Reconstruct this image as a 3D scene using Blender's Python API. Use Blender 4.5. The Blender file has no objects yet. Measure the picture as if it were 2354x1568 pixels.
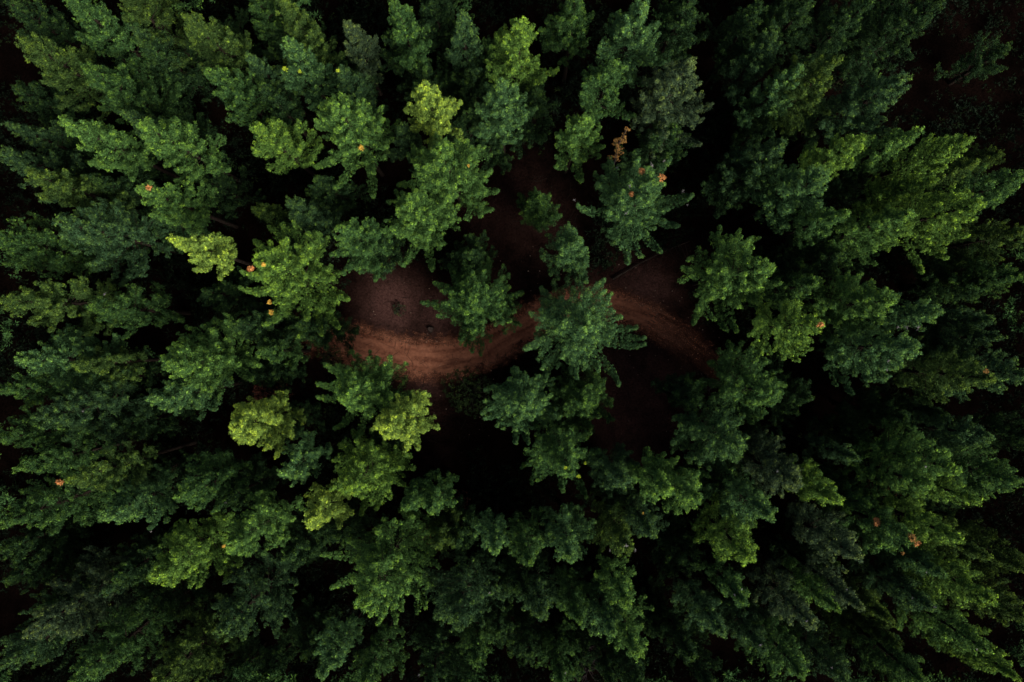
import bpy, math, random
import numpy as np
from mathutils import Vector

# ------------------------------------------------------------ camera, sky, sun, exposure
S = bpy.context.scene
W0, H0, F = 2354.0, 1568.0, 1830.9        # reference grid on which positions were measured, focal length on it
CAMZ = 67.0
cam_d = bpy.data.cameras.new("camera"); cam = bpy.data.objects.new("camera", cam_d)
S.collection.objects.link(cam); S.camera = cam
cam.location = (0, 0, CAMZ); cam.rotation_euler = (0, 0, 0)
cam_d.lens = 28; cam_d.sensor_width = 36; cam_d.clip_end = 600; cam_d.clip_start = 0.5

SUN_EL, SUN_AZ = math.radians(46), math.radians(140)
w = bpy.data.worlds.new("World"); S.world = w; w.use_nodes = True
nt = w.node_tree; bg = nt.nodes["Background"]
sky = nt.nodes.new("ShaderNodeTexSky"); sky.sky_type = 'NISHITA'; sky.sun_disc = False
sky.sun_elevation = SUN_EL; sky.sun_rotation = SUN_AZ
sky.air_density = 1.0; sky.dust_density = 6.0; sky.ozone_density = 1.0
nt.links.new(sky.outputs[0], bg.inputs[0]); bg.inputs[1].default_value = 0.05
sd = bpy.data.lights.new("sun", 'SUN'); sd.energy = 2.2; sd.angle = math.radians(26); sd.color = (1.0, 0.96, 0.88)
sun = bpy.data.objects.new("sun", sd); S.collection.objects.link(sun)
sv = Vector((math.cos(SUN_EL)*math.sin(SUN_AZ), math.cos(SUN_EL)*math.cos(SUN_AZ), math.sin(SUN_EL)))
sun.rotation_euler = sv.to_track_quat('Z', 'Y').to_euler(); sun.location = (0, 0, 80)
S.view_settings.view_transform = 'Standard'; S.view_settings.look = 'None'
S.view_settings.exposure = 0.88; S.view_settings.gamma = 1.0
S.render.resolution_x = 1024; S.render.resolution_y = 682
S.render.engine = 'CYCLES'
S.cycles.max_bounces = 3; S.cycles.diffuse_bounces = 0; S.cycles.glossy_bounces = 1; S.cycles.transparent_max_bounces = 6

rng = np.random.default_rng(7)
COL = S.collection

def at(px, py, z):
    d = CAMZ - z
    return np.array([(px - W0/2)*d/F, -(py - H0/2)*d/F, z])

# ------------------------------------------------------------ object helpers
def tag(o, label=None, cat=None, group=None, kind=None):
    if label: o["label"] = label
    if cat: o["category"] = cat
    if group: o["group"] = group
    if kind: o["kind"] = kind
    return o
def empty(name, loc, label, cat, group=None):
    o = bpy.data.objects.new(name, None); COL.objects.link(o)
    o.location = Vector([float(v) for v in loc]); o.empty_display_size = 0.3
    return tag(o, label, cat, group)
def mesh_np(name, V, Fc, mat, parent=None, attrs=None, smooth=False):
    """V (n,3), Fc list of face arrays (each (m,k))"""
    me = bpy.data.meshes.new(name)
    if not isinstance(Fc, (list, tuple)): Fc = [Fc]
    Fc = [f for f in Fc if len(f)]
    V = np.asarray(V, np.float32)
    me.vertices.add(len(V)); me.vertices.foreach_set("co", V.ravel())
    loops = np.concatenate([f.ravel() for f in Fc]).astype(np.int32)
    tot = np.concatenate([np.full(len(f), f.shape[1]) for f in Fc]).astype(np.int32)
    start = np.concatenate([[0], np.cumsum(tot)[:-1]]).astype(np.int32)
    me.loops.add(len(loops)); me.loops.foreach_set("vertex_index", loops)
    me.polygons.add(len(tot)); me.polygons.foreach_set("loop_start", start); me.polygons.foreach_set("loop_total", tot)
    if attrs:
        for k, v in attrs.items():
            a = me.attributes.new(k, 'FLOAT', 'POINT'); a.data.foreach_set("value", np.asarray(v, np.float32))
    me.update(calc_edges=True)
    if smooth: me.polygons.foreach_set("use_smooth", np.ones(len(tot), bool))
    me.materials.append(mat)
    o = bpy.data.objects.new(name, me); COL.objects.link(o)
    if parent is not None: o.parent = parent
    return o

# ------------------------------------------------------------ materials
def new_mat(name, rough=0.7, spec=0.25):
    m = bpy.data.materials.new(name); m.use_nodes = True
    b = m.node_tree.nodes["Principled BSDF"]
    b.inputs["Roughness"].default_value = rough; b.inputs["Specular IOR Level"].default_value = spec
    return m, m.node_tree, b
def foliage_mat(name, tipgain, brown=None):
    m, t, b = new_mat(name, 0.65, 0.06)
    N, L = t.nodes, t.links
    oi = N.new("ShaderNodeObjectInfo")
    a = N.new("ShaderNodeAttribute"); a.attribute_name = "tint"
    tp = N.new("ShaderNodeAttribute"); tp.attribute_name = "tip"
    # spread of hue from shoot to shoot: from a bluer, deeper green to a fresher yellow green
    ramp = N.new("ShaderNodeValToRGB")
    e = ramp.color_ramp.elements
    e[0].position = 0.0; e[0].color = (0.46, 0.54, 0.52, 1)
    e[1].position = 1.0; e[1].color = (2.7, 2.4, 0.95, 1)
    k = ramp.color_ramp.elements.new(0.45); k.color = (0.82, 0.86, 0.80, 1)
    L.new(a.outputs["Fac"], ramp.inputs[0])
    m1 = N.new("ShaderNodeMix"); m1.data_type = 'RGBA'; m1.blend_type = 'MULTIPLY'; m1.inputs[0].default_value = 1
    L.new(oi.outputs["Color"], m1.inputs[6]); L.new(ramp.outputs[0], m1.inputs[7])
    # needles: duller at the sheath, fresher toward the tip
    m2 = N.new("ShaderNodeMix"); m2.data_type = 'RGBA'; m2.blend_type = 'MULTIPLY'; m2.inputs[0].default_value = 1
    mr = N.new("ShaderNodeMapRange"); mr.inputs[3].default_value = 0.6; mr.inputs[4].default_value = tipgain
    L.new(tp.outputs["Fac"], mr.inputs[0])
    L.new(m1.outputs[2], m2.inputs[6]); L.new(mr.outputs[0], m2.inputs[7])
    L.new(m2.outputs[2], b.inputs["Base Color"])
    return m
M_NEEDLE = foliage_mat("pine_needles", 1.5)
def noise_mat(name, c1, c2, scale, rough=0.85, bump=0.0, detail=6):
    m, t, b = new_mat(name, rough, 0.03)
    N, L = t.nodes, t.links
    g = N.new("ShaderNodeNewGeometry")
    n = N.new("ShaderNodeTexNoise"); n.inputs["Scale"].default_value = scale; n.inputs["Detail"].default_value = detail
    L.new(g.outputs["Position"], n.inputs["Vector"])
    r = N.new("ShaderNodeValToRGB"); r.color_ramp.elements[0].position = 0.35; r.color_ramp.elements[1].position = 0.68
    r.color_ramp.elements[0].color = (*c1, 1); r.color_ramp.elements[1].color = (*c2, 1)
    L.new(n.outputs[0], r.inputs[0]); L.new(r.outputs[0], b.inputs["Base Color"])
    if bump:
        bp = N.new("ShaderNodeBump"); bp.inputs["Strength"].default_value = bump; bp.inputs["Distance"].default_value = 0.05
        L.new(n.outputs[0], bp.inputs["Height"]); L.new(bp.outputs[0], b.inputs["Normal"])
    return m
M_BARK = noise_mat("bark", (0.015, 0.011, 0.009), (0.035, 0.026, 0.021), 6, bump=0.6)
M_TWIG = noise_mat("pale_twig", (0.18, 0.17, 0.165), (0.42, 0.40, 0.40), 12)
M_GREYWOOD = noise_mat("grey_wood", (0.03, 0.024, 0.024), (0.075, 0.06, 0.06), 5, bump=0.5)
def shoot_mat(name, c1, c2):
    return noise_mat(name, c1, c2, 14)
M_ORANGE = shoot_mat("dead_needles_orange", (0.62, 0.20, 0.06), (0.85, 0.42, 0.15))
M_YELLOW = shoot_mat("pollen_cones_yellow", (0.80, 0.42, 0.05), (0.88, 0.60, 0.12))
M_BROWN = shoot_mat("dead_needles_brown", (0.30, 0.15, 0.04), (0.50, 0.28, 0.09))
M_RUST = shoot_mat("rusty_leaves", (0.12, 0.045, 0.03), (0.22, 0.08, 0.05))

# ------------------------------------------------------------ geometry generators
def norm(a):
    return a/np.maximum(np.linalg.norm(a, axis=-1, keepdims=True), 1e-9)
def tufts(C, A, size, K=22, spread=0.62, wid=0.2, dome=0.15, fresh=None):
    """needle tufts: a rounded head of short needle sprays plus loose needles around it.
    centres C, axes A, radius size -> verts, faces, tint, tip"""
    n = len(C)
    if n == 0: return np.zeros((0, 3)), np.zeros((0, 3), int), np.zeros(0), np.zeros(0)
    d = norm(A[:, None, :]*0.75 + norm(rng.normal(size=(n, K, 3)))*0.95)
    up = (d*A[:, None, :]).sum(-1)                                       # 1 on the crown of the tuft
    isd = (rng.random((n, K)) < dome)[..., None]
    r = size[:, None, None]
    ra = norm(np.cross(d, rng.normal(size=(n, K, 3)))); rb = np.cross(d, ra)
    tilt = rng.normal(0, 0.35, (n, K, 1))
    c0 = C[:, None, :] + d*r*rng.uniform(0.62, 0.85, (n, K, 1))
    e = r*rng.uniform(0.18, 0.34, (n, K, 1))
    q = [c0 + ra*e + d*e*tilt, c0 - ra*e*0.5 + rb*e*0.86 - d*e*tilt*0.5, c0 - ra*e*0.5 - rb*e*0.86 + d*e*0.4]
    ln = r*rng.uniform(0.85, 1.25, (n, K, 1)); s = ra*r*wid*0.5
    base = C[:, None, :] + d*r*0.35
    nq = [base + s, base - s, C[:, None, :] + d*ln]
    V = np.stack([np.where(isd, q[i], nq[i]) for i in range(3)], axis=2)
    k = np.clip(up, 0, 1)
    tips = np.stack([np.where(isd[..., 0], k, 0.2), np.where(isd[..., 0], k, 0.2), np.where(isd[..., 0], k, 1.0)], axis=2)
    tint = rng.beta(1.7, 4.2, n)
    if fresh is not None: tint = tint + fresh*rng.uniform(0.15, 0.6, n)
    tint = np.clip(tint, 0, 1)
    T = np.repeat(tint, K*3)
    V = V.reshape(-1, 3)
    return V, np.arange(len(V)).reshape(-1, 3), T, tips.ravel()

def tube(pts, rad, sides=4):
    pts = np.asarray(pts, float); n = len(pts)
    rad = np.broadcast_to(np.asarray(rad, float), (n,))
    t = np.gradient(pts, axis=0); t = norm(t)
    ref = np.array([0., 0., 1.]) if abs(t[0, 2]) < 0.9 else np.array([1., 0., 0.])
    u = norm(np.cross(t, ref)); v = np.cross(t, u)
    a = np.linspace(0, 2*np.pi, sides, endpoint=False)
    ring = (u[:, None, :]*np.cos(a)[None, :, None] + v[:, None, :]*np.sin(a)[None, :, None])*rad[:, None, None] + pts[:, None, :]
    V = ring.reshape(-1, 3)
    f = []
    for i in range(n-1):
        for j in range(sides):
            k = (j+1) % sides
            f.append((i*sides+j, i*sides+k, (i+1)*sides+k, (i+1)*sides+j))
    return V, np.array(f)
class Bag:
    def __init__(self): self.V = []; self.F = []; self.n = 0
    def add(self, V, Fc): self.V.append(V); self.F.append(Fc + self.n); self.n += len(V)
    def get(self): return np.concatenate(self.V), np.concatenate(self.F)

def profile(t, R):
    t = np.clip(t, 0, 1)
    up = 0.05 + 0.95*np.minimum(t/0.72, 1)**0.9
    return R*np.where(t > 0.85, up*(1 - 0.5*(t-0.85)/0.15), up)

def pine_geometry(R, L, H, arms=(), dens=1.0, tuft=0.15, K=30, step=0.17, ring=2, wid=0.145):
    """local geometry, origin at trunk base, apex at z=H. arms: list of local end points."""
    wood = Bag(); C = []; A = []; Sz = []; Fr = []
    lean = rng.normal(0, 0.012, 2)*H
    def axis(z): return np.array([lean[0]*(1 - z/H), lean[1]*(1 - z/H), 0])   # apex stays put over the origin
    zz = np.linspace(0, H-0.3, 7)
    wood.add(*tube([axis(z) + (0, 0, z) for z in zz], 0.05 + 0.15*(1 - zz/H), 7))
    z = 0.45; G = (wood, C, A, Sz, Fr, tuft, step, ring)
    gap = rng.uniform(0, 2*np.pi); gapw = rng.uniform(0.0, 0.5)      # a thin side, as crowns have toward a neighbour
    while z < L:
        t = z/L
        nl = 3 if t < 0.15 else 4
        a0 = rng.uniform(0, 2*np.pi)
        for k in range(nl):
            if rng.random() < max(0, t-0.6)*0.6: continue
            az = a0 + k*2*np.pi/nl + rng.normal(0, 0.25)
            f = rng.choice([0.5, 0.78, 1.12, 1.5], p=[0.25, 0.34, 0.27, 0.14])*rng.uniform(0.88, 1.1)
            if len(arms): f = min(f, 1.18)
            f *= 1 - gapw*max(0, math.cos(az-gap))
            ln = float(profile(np.array(t), R))*f
            dh = np.array([math.cos(az), math.sin(az), 0])
            rise = rng.uniform(0.55, 0.95) + (0.45 - 0.1*t)*ln
            zs = H - z - 0.6*rise
            grow(G, axis(zs) + (0, 0, zs), dh, ln, rise, True, 1.0, 1 - 0.85*t)
        z += (0.36 + 0.34*t)/dens*rng.uniform(0.8, 1.2)
    for e in arms:
        e = np.array(e, float)
        ln = math.hypot(e[0], e[1]); dh = np.array([e[0], e[1], 0])/max(ln, 1e-6)
        rise = 0.5 + 0.3*ln
        grow(G, np.array([0, 0, e[2] - rise]), dh, ln, rise, False, 1.7, max(0.15, 1 - 0.9*(H - e[2])/L))
    for q in np.arange(0, 1.2, 0.11):                                # the leader
        m = 1 if q < 0.25 else 3
        for i in range(m):
            a = rng.uniform(0, 6.28); w = 0.0 if m == 1 else 0.09 + 0.06*q
            C.append((w*math.cos(a), w*math.sin(a), H - q - 0.1)); A.append((0.6*math.cos(a), 0.6*math.sin(a), 1)); Sz.append(tuft*(0.7 + 0.3*q)); Fr.append(1)
    C = np.array(C); A = norm(np.array(A)); Sz = np.array(Sz)*rng.uniform(0.8, 1.2, len(C))
    return wood.get(), tufts(C, A, Sz, K=K, wid=wid, fresh=np.array(Fr, float))

def grow(G, p0, dh, ln, rise, subs, fat=1.0, vig_light=1.0):
    """a limb: runs outward, then turns up into a brush-like shoot; its needles stand in rings round it"""
    wood, C, A, Sz, Fr, tuft, step, ring = G
    side = np.array([-dh[1], dh[0], 0]); bend = rng.normal(0, 0.12)*ln
    def P(s): return p0 + dh*ln*(1-(1-s)**1.7) + side*bend*s*s + np.array([0, 0, rise*s**2.0])
    def T(s):
        v = dh*ln*1.7*(1-s+1e-3)**0.7 + side*bend*2*s + np.array([0, 0, rise*2.0*s]); return v/math.sqrt(v[0]*v[0] + v[1]*v[1] + v[2]*v[2])
    wood.add(*tube([P(s) for s in (0, 0.35, 0.7, 0.98)], np.array([0.028, 0.02, 0.013, 0.006])*(0.6 + 0.4*min(ln, 2)), 3))
    path = math.hypot(ln, rise)*1.1
    if fat > 1: step *= 0.7; ring += 2
    n = max(3, int(path*0.9/step))
    for s in np.linspace(0.18, 1.0, n):
        c = P(s + (rng.normal(0, 0.02) if fat > 1 else 0)) if s < 0.97 else P(s); t = T(s)
        w = fat*(0.09 + 0.11*min(1, ln/1.5))*min(1.0, 0.12 + (1-s)*(2.6 if fat == 1 else 1.25))*min(1, 0.5 + s)
        nu = math.hypot(t[0], t[1]); u = np.array([t[1]/nu, -t[0]/nu, 0.0]) if nu > 0.05 else side
        v = np.array([u[1]*t[2], -u[0]*t[2], u[0]*t[1] - u[1]*t[0]])
        if v[2] < 0: v = -v
        fr = vig_light*(s > 0.75)  # fresh limb ends; paler toward the treetop, which also paints in the light
        C.append(c + v*w*0.5 + rng.normal(0, 0.02, 3)); A.append(v*0.5 + t*0.5 + np.array([0, 0, 0.5])); Sz.append(tuft); Fr.append(fr)
        if s > 0.96: continue
        for k in range(ring):
            a = rng.uniform(-0.5, 0.5) + (0.15 if k % 2 else math.pi - 0.15)
            if t[2] > 0.7: a = rng.uniform(0, 2*math.pi)
            r = math.cos(a)*u + math.sin(a)*v; q = w*rng.uniform(0.7, 1.2) if fat == 1 else w*rng.uniform(0.15, 1.25)
            C.append(c + r*q + t*0.4*q); A.append(r*0.6 + t*0.45 + np.array([0, 0, 0.35])); Sz.append(tuft*rng.uniform(0.8, 1.05)); Fr.append(fr)
    if subs and ln > 0.8:
        for sg in (-1, 1):
            if rng.random() < 0.8:
                s0 = rng.uniform(0.25, 0.5); a = sg*rng.uniform(0.5, 0.9)
                d = dh*math.cos(a) + side*math.sin(a)
                grow(G, P(s0), d, ln*rng.uniform(0.3, 0.45), rng.uniform(0.35, 0.6) + 0.15*ln, False, 1.0, vig_light)

# ------------------------------------------------------------ colours of the pines (linear), d with shade mixed in
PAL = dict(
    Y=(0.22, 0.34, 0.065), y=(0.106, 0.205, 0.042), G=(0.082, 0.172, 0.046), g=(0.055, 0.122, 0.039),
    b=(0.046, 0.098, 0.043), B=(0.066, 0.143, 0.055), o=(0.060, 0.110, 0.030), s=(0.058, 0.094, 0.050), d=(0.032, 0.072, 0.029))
# each pine: apex x, apex y, half width, height, colour, label, arm ends, coloured shoots (x, y, size, kind)
TREES = [
(40,85,72,18,'o',"olive green pine with two tips, nearest the left edge in the upper left corner",[(4,80),(77,76),(25,165),(95,265)],[]),
(188,152,70,18,'g',"broad green pine below the small dark one in the upper left, one bough reaching right",[(205,143),(412,192),(210,262),(275,140)],[]),
(299,58,44,13,'b',"small dark blue-green pine alone in the black gap of the upper left",[(372,70)],[]),
(424,35,62,18,'o',"olive pine with several upright tips near the top edge, left of centre",[(489,18),(462,25),(540,90)],[]),
(474,158,64,18,'g',"rounded mid-green pine directly below the olive pine with upright tips",[(455,195),(520,160),(470,150)],[]),
(140,275,58,20,'G',"long slender pine with a pale yellowish tip pointing at the upper left",[(195,392),(255,300),(290,412)],[]),
(320,282,64,19,'G',"bright green pine right of the slender one, two small spikes on its upper side",[(392,272),(430,283),(355,350),(525,385)],[]),
(315,430,60,18,'G',"green pine with a single red-brown shoot near its tip, left side",[(338,408),(350,498),(435,428),(390,512)],[(342,433,0.26,'o')]),
(-8,345,62,17,'b',"dark blue-green pine cut by the left edge above the yellow-spotted one",[],[]),
(60,395,78,18,'o',"olive pine with bright yellow spots by the left edge, upper half",[(0,430),(60,490),(150,395)],[]),
(128,508,88,18,'b',"wide blue-green pine with two heads, left of the slender yellow pine",[(92,512),(271,462),(133,550),(222,600),(275,655)],[]),
(205,408,44,13,'d',"low dark green pine between the yellow-spotted and the slender pine on the left",[],[]),
(580,478,32,13,'o',"tiny dim olive pine in the gap below the twiggy bright pine",[],[]),
(150,-12,55,18,'g',"green pine tip just entering over the top edge, far left part",[(170,14)],[]),
(262,-30,75,16,'o',"dim brownish olive pine hanging from the top edge left of the upright-tipped pine",[(290,45)],[]),
(20,5,70,15,'d',"dark green pine filling the extreme upper left corner",[],[]),
(565,-35,60,16,'g',"dim green pine cut by the top edge, left of the golden olive crown",[],[]),
(12,282,40,15,'b',"thin dark pine against the left edge, above the blue-green one",[],[]),
(280,255,42,15,'b',"small blue-green pine tucked between the broad green and the two-spiked pine",[],[]),
(642,-8,64,18,'o',"golden olive pine at the top edge, left of centre",[(612,35),(680,20),(738,90)],[]),
(658,88,58,19,'B',"green pine with a few bright yellow tufts below the golden olive crown",[(622,120),(648,170),(690,100)],[(655,158,0.2,'t'),(690,165,0.15,'t')]),
(795,52,46,15,'s',"grey-green pine with bare pale twig ends between two taller pines near the top",[(768,58),(865,70),(824,55)],[]),
(777,158,50,16,'b',"dark pine with one yellow tuft on its tip, above the widest upper pine",[],[(776,162,0.16,'t')]),
(905,-5,54,18,'g',"narrow green pine reaching the top edge, left neighbour of the steel-green oval pine",[(888,3),(935,15),(985,150),(990,92)],[]),
(1060,28,48,17,'b',"steel-green oval pine with smooth sides near the top centre",[(1045,25),(1075,30)],[]),
(985,-40,60,16,'d',"shaded pine cut by the top edge between the narrow and the oval pine",[],[]),
(1195,45,70,18,'y',"yellow-green pine near the top centre with a long lower bough pointing right",[(1175,45),(1212,30),(1240,38),(1292,165),(1125,72)],[]),
(1155,185,72,19,'B',"tall green pine in the upper centre, split into two blunt tips",[(1115,186),(1162,182),(1095,240),(1235,250)],[]),
(973,190,56,20,'Y',"brilliant yellow-tipped narrow pine in the upper centre, pointing straight up",[(942,210),(1027,225),(1058,232),(924,240),(1035,292)],[]),
(762,236,96,20,'G',"very wide bright green pine carrying one golden shoot, upper middle left",[(700,272),(825,255),(845,268),(692,386),(890,332),(860,480),(880,275),(740,475)],[(830,341,0.27,'y')]),
(585,290,68,19,'y',"bright olive pine with loose twiggy boughs on its right side",[(546,295),(628,282),(684,288),(545,358),(688,345)],[]),
(917,292,42,15,'b',"small dark blue-green pine squeezed between the golden-shoot pine and the forked one",[],[]),
(1010,345,96,20,'G',"very broad bright green pine with a forked bough pointing upper right",[(968,340),(1100,335),(895,410),(1130,395),(1120,495),(1022,515),(1145,440),(1003,330)],[(1077,381,0.13,'y')]),
(660,460,50,15,'b',"dim blue-green pine above the large crown with golden shoots",[(618,482)],[]),
(934,470,80,18,'G',"green pine standing just below the very broad forked one",[(870,520),(905,535),(985,545),(918,630),(990,620)],[]),
(780,522,66,17,'g',"deep green pine left above the brown bank of the track",[(760,585),(768,650),(830,530),(880,655)],[]),
(596,195,45,14,'d',"unlit pine between the yellow-tufted and the rounded pine, upper left",[],[]),
(567,124,34,14,'b',"little blue-green spike right of the olive upright-tipped pine",[],[]),
(1325,-18,62,17,'g',"even dark green pine cut by the top edge, right of the long-boughed yellow pine",[(1385,25),(1290,40)],[]),
(1480,5,74,19,'B',"large blue-green pine near the top edge with one side spike on each side",[(1418,30),(1527,58),(1535,135),(1440,60)],[]),
(1415,140,66,18,'g',"olive-tinted green pine under the large one with side spikes, twin upright tips",[(1369,105),(1443,145),(1340,165),(1470,270)],[]),
(1585,140,100,19,'s',"very wide grey-green pine right of top centre with many pointed boughs",[(1599,110),(1650,165),(1692,190),(1728,246),(1524,282),(1651,375),(1705,290),(1510,190)],[]),
(1345,272,56,18,'G',"compact bright green pine with spiky outline, left of the bleached orange top",[(1281,303),(1318,270),(1392,294),(1337,436),(1360,288),(1388,335)],[]),
(1505,412,120,19,'B',"large grey blue-green star-shaped pine with three orange shoots and pale bare twigs",[(1464,362),(1549,352),(1594,436),(1590,468),(1376,419),(1400,372),(1330,490),(1520,580),(1450,605),(1560,520)],[(1475,394,0.30,'o'),(1523,408,0.27,'o'),(1452,447,0.22,'o'),(1417,385,0.2,'w'),(1448,428,0.25,'w'),(1500,380,0.25,'w'),(1526,370,0.2,'w'),(1570,440,0.2,'w'),(1440,490,0.22,'w'),(1320,460,0.2,'w'),(1580,470,0.2,'w')]),
(1240,450,48,12,'g',"small round dim pine alone on the dark red floor above the track",[(1195,445),(1290,495)],[]),
(1330,550,58,17,'B',"pale green oval pine just above the track, left of the fallen trunk",[(1320,525),(1372,655),(1290,550)],[]),
(1600,-30,72,16,'d',"dark pine mass cut by the top edge above the wide grey-green crown",[(1598,90)],[]),
(1750,5,66,16,'d',"dark pine at the top edge, second from the black corner gap on its left",[],[]),
(1785,76,58,17,'b',"dim blue-green pine right of the wide grey-green crown",[],[]),
(1845,150,58,18,'B',"blue-green pine with a blunt bright tip left of the olive-tipped pine, upper right",[(1780,240),(1800,330)],[]),
(1805,326,60,17,'b',"blue-green pine right of the wide grey crown and above the low dark gap",[(1745,330),(1730,420)],[]),
(1900,400,74,18,'B',"full blue-green pine below the narrow bright spire on the right",[(1940,395),(1850,392),(1800,420),(1810,520),(1935,445)],[]),
(1930,132,74,19,'o',"dark olive pine with yellowish upright tips in the upper right",[(1889,100),(1963,169),(1940,262),(1870,312),(1830,120)],[]),
(2085,172,92,20,'b',"very large blue-green pine bordering the black gap in the upper right corner",[(2008,160),(2052,175),(2142,177),(2188,254),(2130,222),(1960,262)],[]),
(1992,312,48,20,'y',"narrow bright spire pointing upper right, between two blue-green crowns",[(1915,372),(1960,390),(1955,318)],[]),
(2121,298,46,19,'G',"narrow green pine right of the bright spire, pointing upper right",[(2010,380),(2080,310)],[]),
(2237,318,48,20,'y',"yellow-green spire closest to the black corner gap",[(2192,318),(2225,345),(2175,385),(2160,325)],[]),
(2251,372,30,16,'o',"thin olive spike right below the yellow-green spire by the black gap",[],[]),
(2262,465,98,20,'y',"big bright yellow-green crown on the right, right of the knobbly green pine",[(2234,415),(2268,440),(2268,522),(2205,625),(2140,615),(2225,560),(2140,450),(2240,490)],[]),
(2155,412,54,17,'y',"olive pine with a long pale bough, left of the big yellow-green crown",[(2008,421),(2080,420)],[]),
(2095,490,72,18,'G',"green pine with knobbly tufts left of the big yellow-green crown",[(2044,474),(1965,525),(2018,525),(2120,525),(2085,590),(2010,610)],[]),
(1952,488,38,18,'g',"small olive-green spire left of the knobbly pine",[(1905,535)],[]),
(2362,402,74,18,'g',"green pine on the right edge above the yellow-green crown's level",[(2272,408),(2345,410),(2300,450)],[]),
(2360,532,62,16,'o',"dim olive pine against the right edge beside the big yellow-green crown",[],[]),
(1865,-5,56,16,'d',"dark pine at the top edge, directly left of the wide unlit crown",[],[]),
(2012,-8,76,16,'d',"wide unlit pine at the top edge, right part",[],[]),
(2180,-12,82,17,'d',"last dark pine of the top edge before the black corner",[(2213,45),(2100,130)],[]),
(2322,106,50,8,'d',"barely visible low pine inside the black upper right corner",[],[]),
(2306,352,40,8,'o',"barely visible brownish young pine in the black gap below the corner",[],[]),
(-20,548,70,17,'g',"shaded green pine cut by the left edge, left of the wide two-headed pine",[],[]),
(62,577,40,13,'g',"low dim pine below the wide two-headed blue-green one, near the left edge",[],[]),
(200,705,62,16,'g',"dark green lobed pine alone in the left black gap, with a pale twig on top",[(190,712),(218,682),(215,745),(440,738),(290,690),(280,775)],[(240,677,0.16,'w')]),
(-5,690,82,19,'o',"large olive pine cut by the left edge halfway down",[(50,660),(105,690),(105,760),(130,705)],[]),
(38,828,74,18,'B',"blue-green pine near the left edge left of the small olive oval",[(123,776),(28,822),(58,925),(160,885),(145,835)],[]),
(165,838,44,16,'o',"small olive oval pine between two larger pines on the left",[],[]),
(378,835,92,20,'G',"large bright green pine with two thin boughs pointing up, left middle",[(493,762),(420,775),(370,815),(306,875),(577,873),(548,840),(475,900),(325,905),(530,830)],[]),
(535,745,52,14,'d',"dim pine with two thin upward spikes behind the large thin-boughed one",[(546,740),(560,765),(498,730)],[]),
(598,805,40,13,'g',"low dark green pine left of the track's left end",[],[]),
(75,960,92,19,'b',"big dim blue-green pine near the left edge with small fingers on its left side",[(68,958),(90,990),(112,1030),(141,1038),(290,925),(160,915)],[(190,945,0.12,'w')]),
(345,922,58,16,'B',"blue-green pine right under the large thin-boughed one",[(490,945),(400,1000)],[]),
(-8,900,46,15,'g',"small green pine peeking in at the left edge beside the blue-green one",[],[]),
(530,985,74,19,'Y',"vivid yellow-green pine left below the track, rust brush behind it",[(512,972),(515,1030),(570,1075),(640,1070),(668,1005),(560,950)],[]),
(391,548,48,20,'Y',"slender brilliant yellow pine pointing left beside the crown with golden shoots",[(468,545),(440,600),(500,640)],[]),
(-8,1010,62,17,'g',"dim green pine at the left edge under the big blue-green one",[],[]),
(590,602,112,20,'y',"largest yellow-green crown left of the track with four golden shoots",[(531,655),(540,700),(615,768),(691,806),(730,800),(770,790),(800,690),(765,640),(695,595),(610,560),(650,555),(540,610)],[(577,617,0.24,'o'),(606,609,0.2,'y'),(620,696,0.22,'y'),(624,718,0.22,'y')]),
(1083,684,102,16,'g',"star-shaped green pine seen from straight above on the upper side of the track",[(962,697),(1184,715),(1159,736),(1054,781),(1092,781),(1029,612),(1131,595),(1099,567),(1000,645),(1110,760),(1160,640),(1000,720)],[]),
(1355,752,132,19,'B',"very big many-armed green pine standing in the middle of the track's bend",[(1204,803),(1239,862),(1316,869),(1383,848),(1482,820),(1464,757),(1408,676),(1334,700),(1246,711),(1242,662),(1515,790),(1440,870),(1275,760),(1425,718)],[]),
(785,920,92,19,'G',"bright green pine under the track with two arms pointing left, left of the lime crown",[(733,847),(712,894),(895,912),(733,935),(821,1017),(815,805),(875,925),(770,1005),(845,885)],[]),
(892,985,62,19,'Y',"pale lime two-lobed crown just below the track, brightest of all",[(850,986),(950,930),(938,1042),(965,1035),(870,960),(945,985)],[]),
(1205,935,84,18,'B',"grey blue-green slim pine right below the track centre with a slanting crown",[(1172,870),(1135,920),(1278,954),(1172,1049),(1125,975),(1200,1045)],[]),
(1345,925,84,14,'g',"shaded green pine directly beneath the very big many-armed one",[(1390,894),(1392,915),(1410,965),(1330,990)],[]),
(1315,1090,90,17,'g',"green pine with yellow speckles left of the twin crowns, below centre",[(1240,1050),(1380,1040),(1362,1214),(1355,1150),(1290,1130),(1385,1075)],[(1300,1075,0.14,'t'),(1330,1095,0.16,'t'),(1345,1065,0.12,'t')]),
(1770,610,100,19,'G',"tall green pine right of the track's right end with an upright top bough",[(1727,537),(1697,591),(1591,625),(1584,764),(1700,775),(1665,660),(1815,672),(1640,690),(1775,720),(1660,760)],[]),
(1882,650,58,16,'g',"dim green pine just right of the tall one with the upright bough",[(1892,640),(1890,680)],[]),
(1892,745,70,19,'y',"yellow-green pine with one orange shoot on its right tip, right of the track",[(1860,730),(1847,860),(1815,690),(1860,812),(1905,730)],[(1885,747,0.26,'o')]),
(1785,905,96,18,'g',"wide green pine right below the track's right end, low arms to both sides",[(1658,870),(1640,822),(1735,800),(1899,947),(1728,975),(1825,979),(1668,910),(1765,830),(1850,950)],[]),
(1700,1030,84,19,'B',"pale-tufted green pine below the dark red clearing, two arms pointing up",[(1566,942),(1672,950),(1749,1021),(1739,1052),(1675,1101),(1590,985),(1730,1010)],[]),
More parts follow.
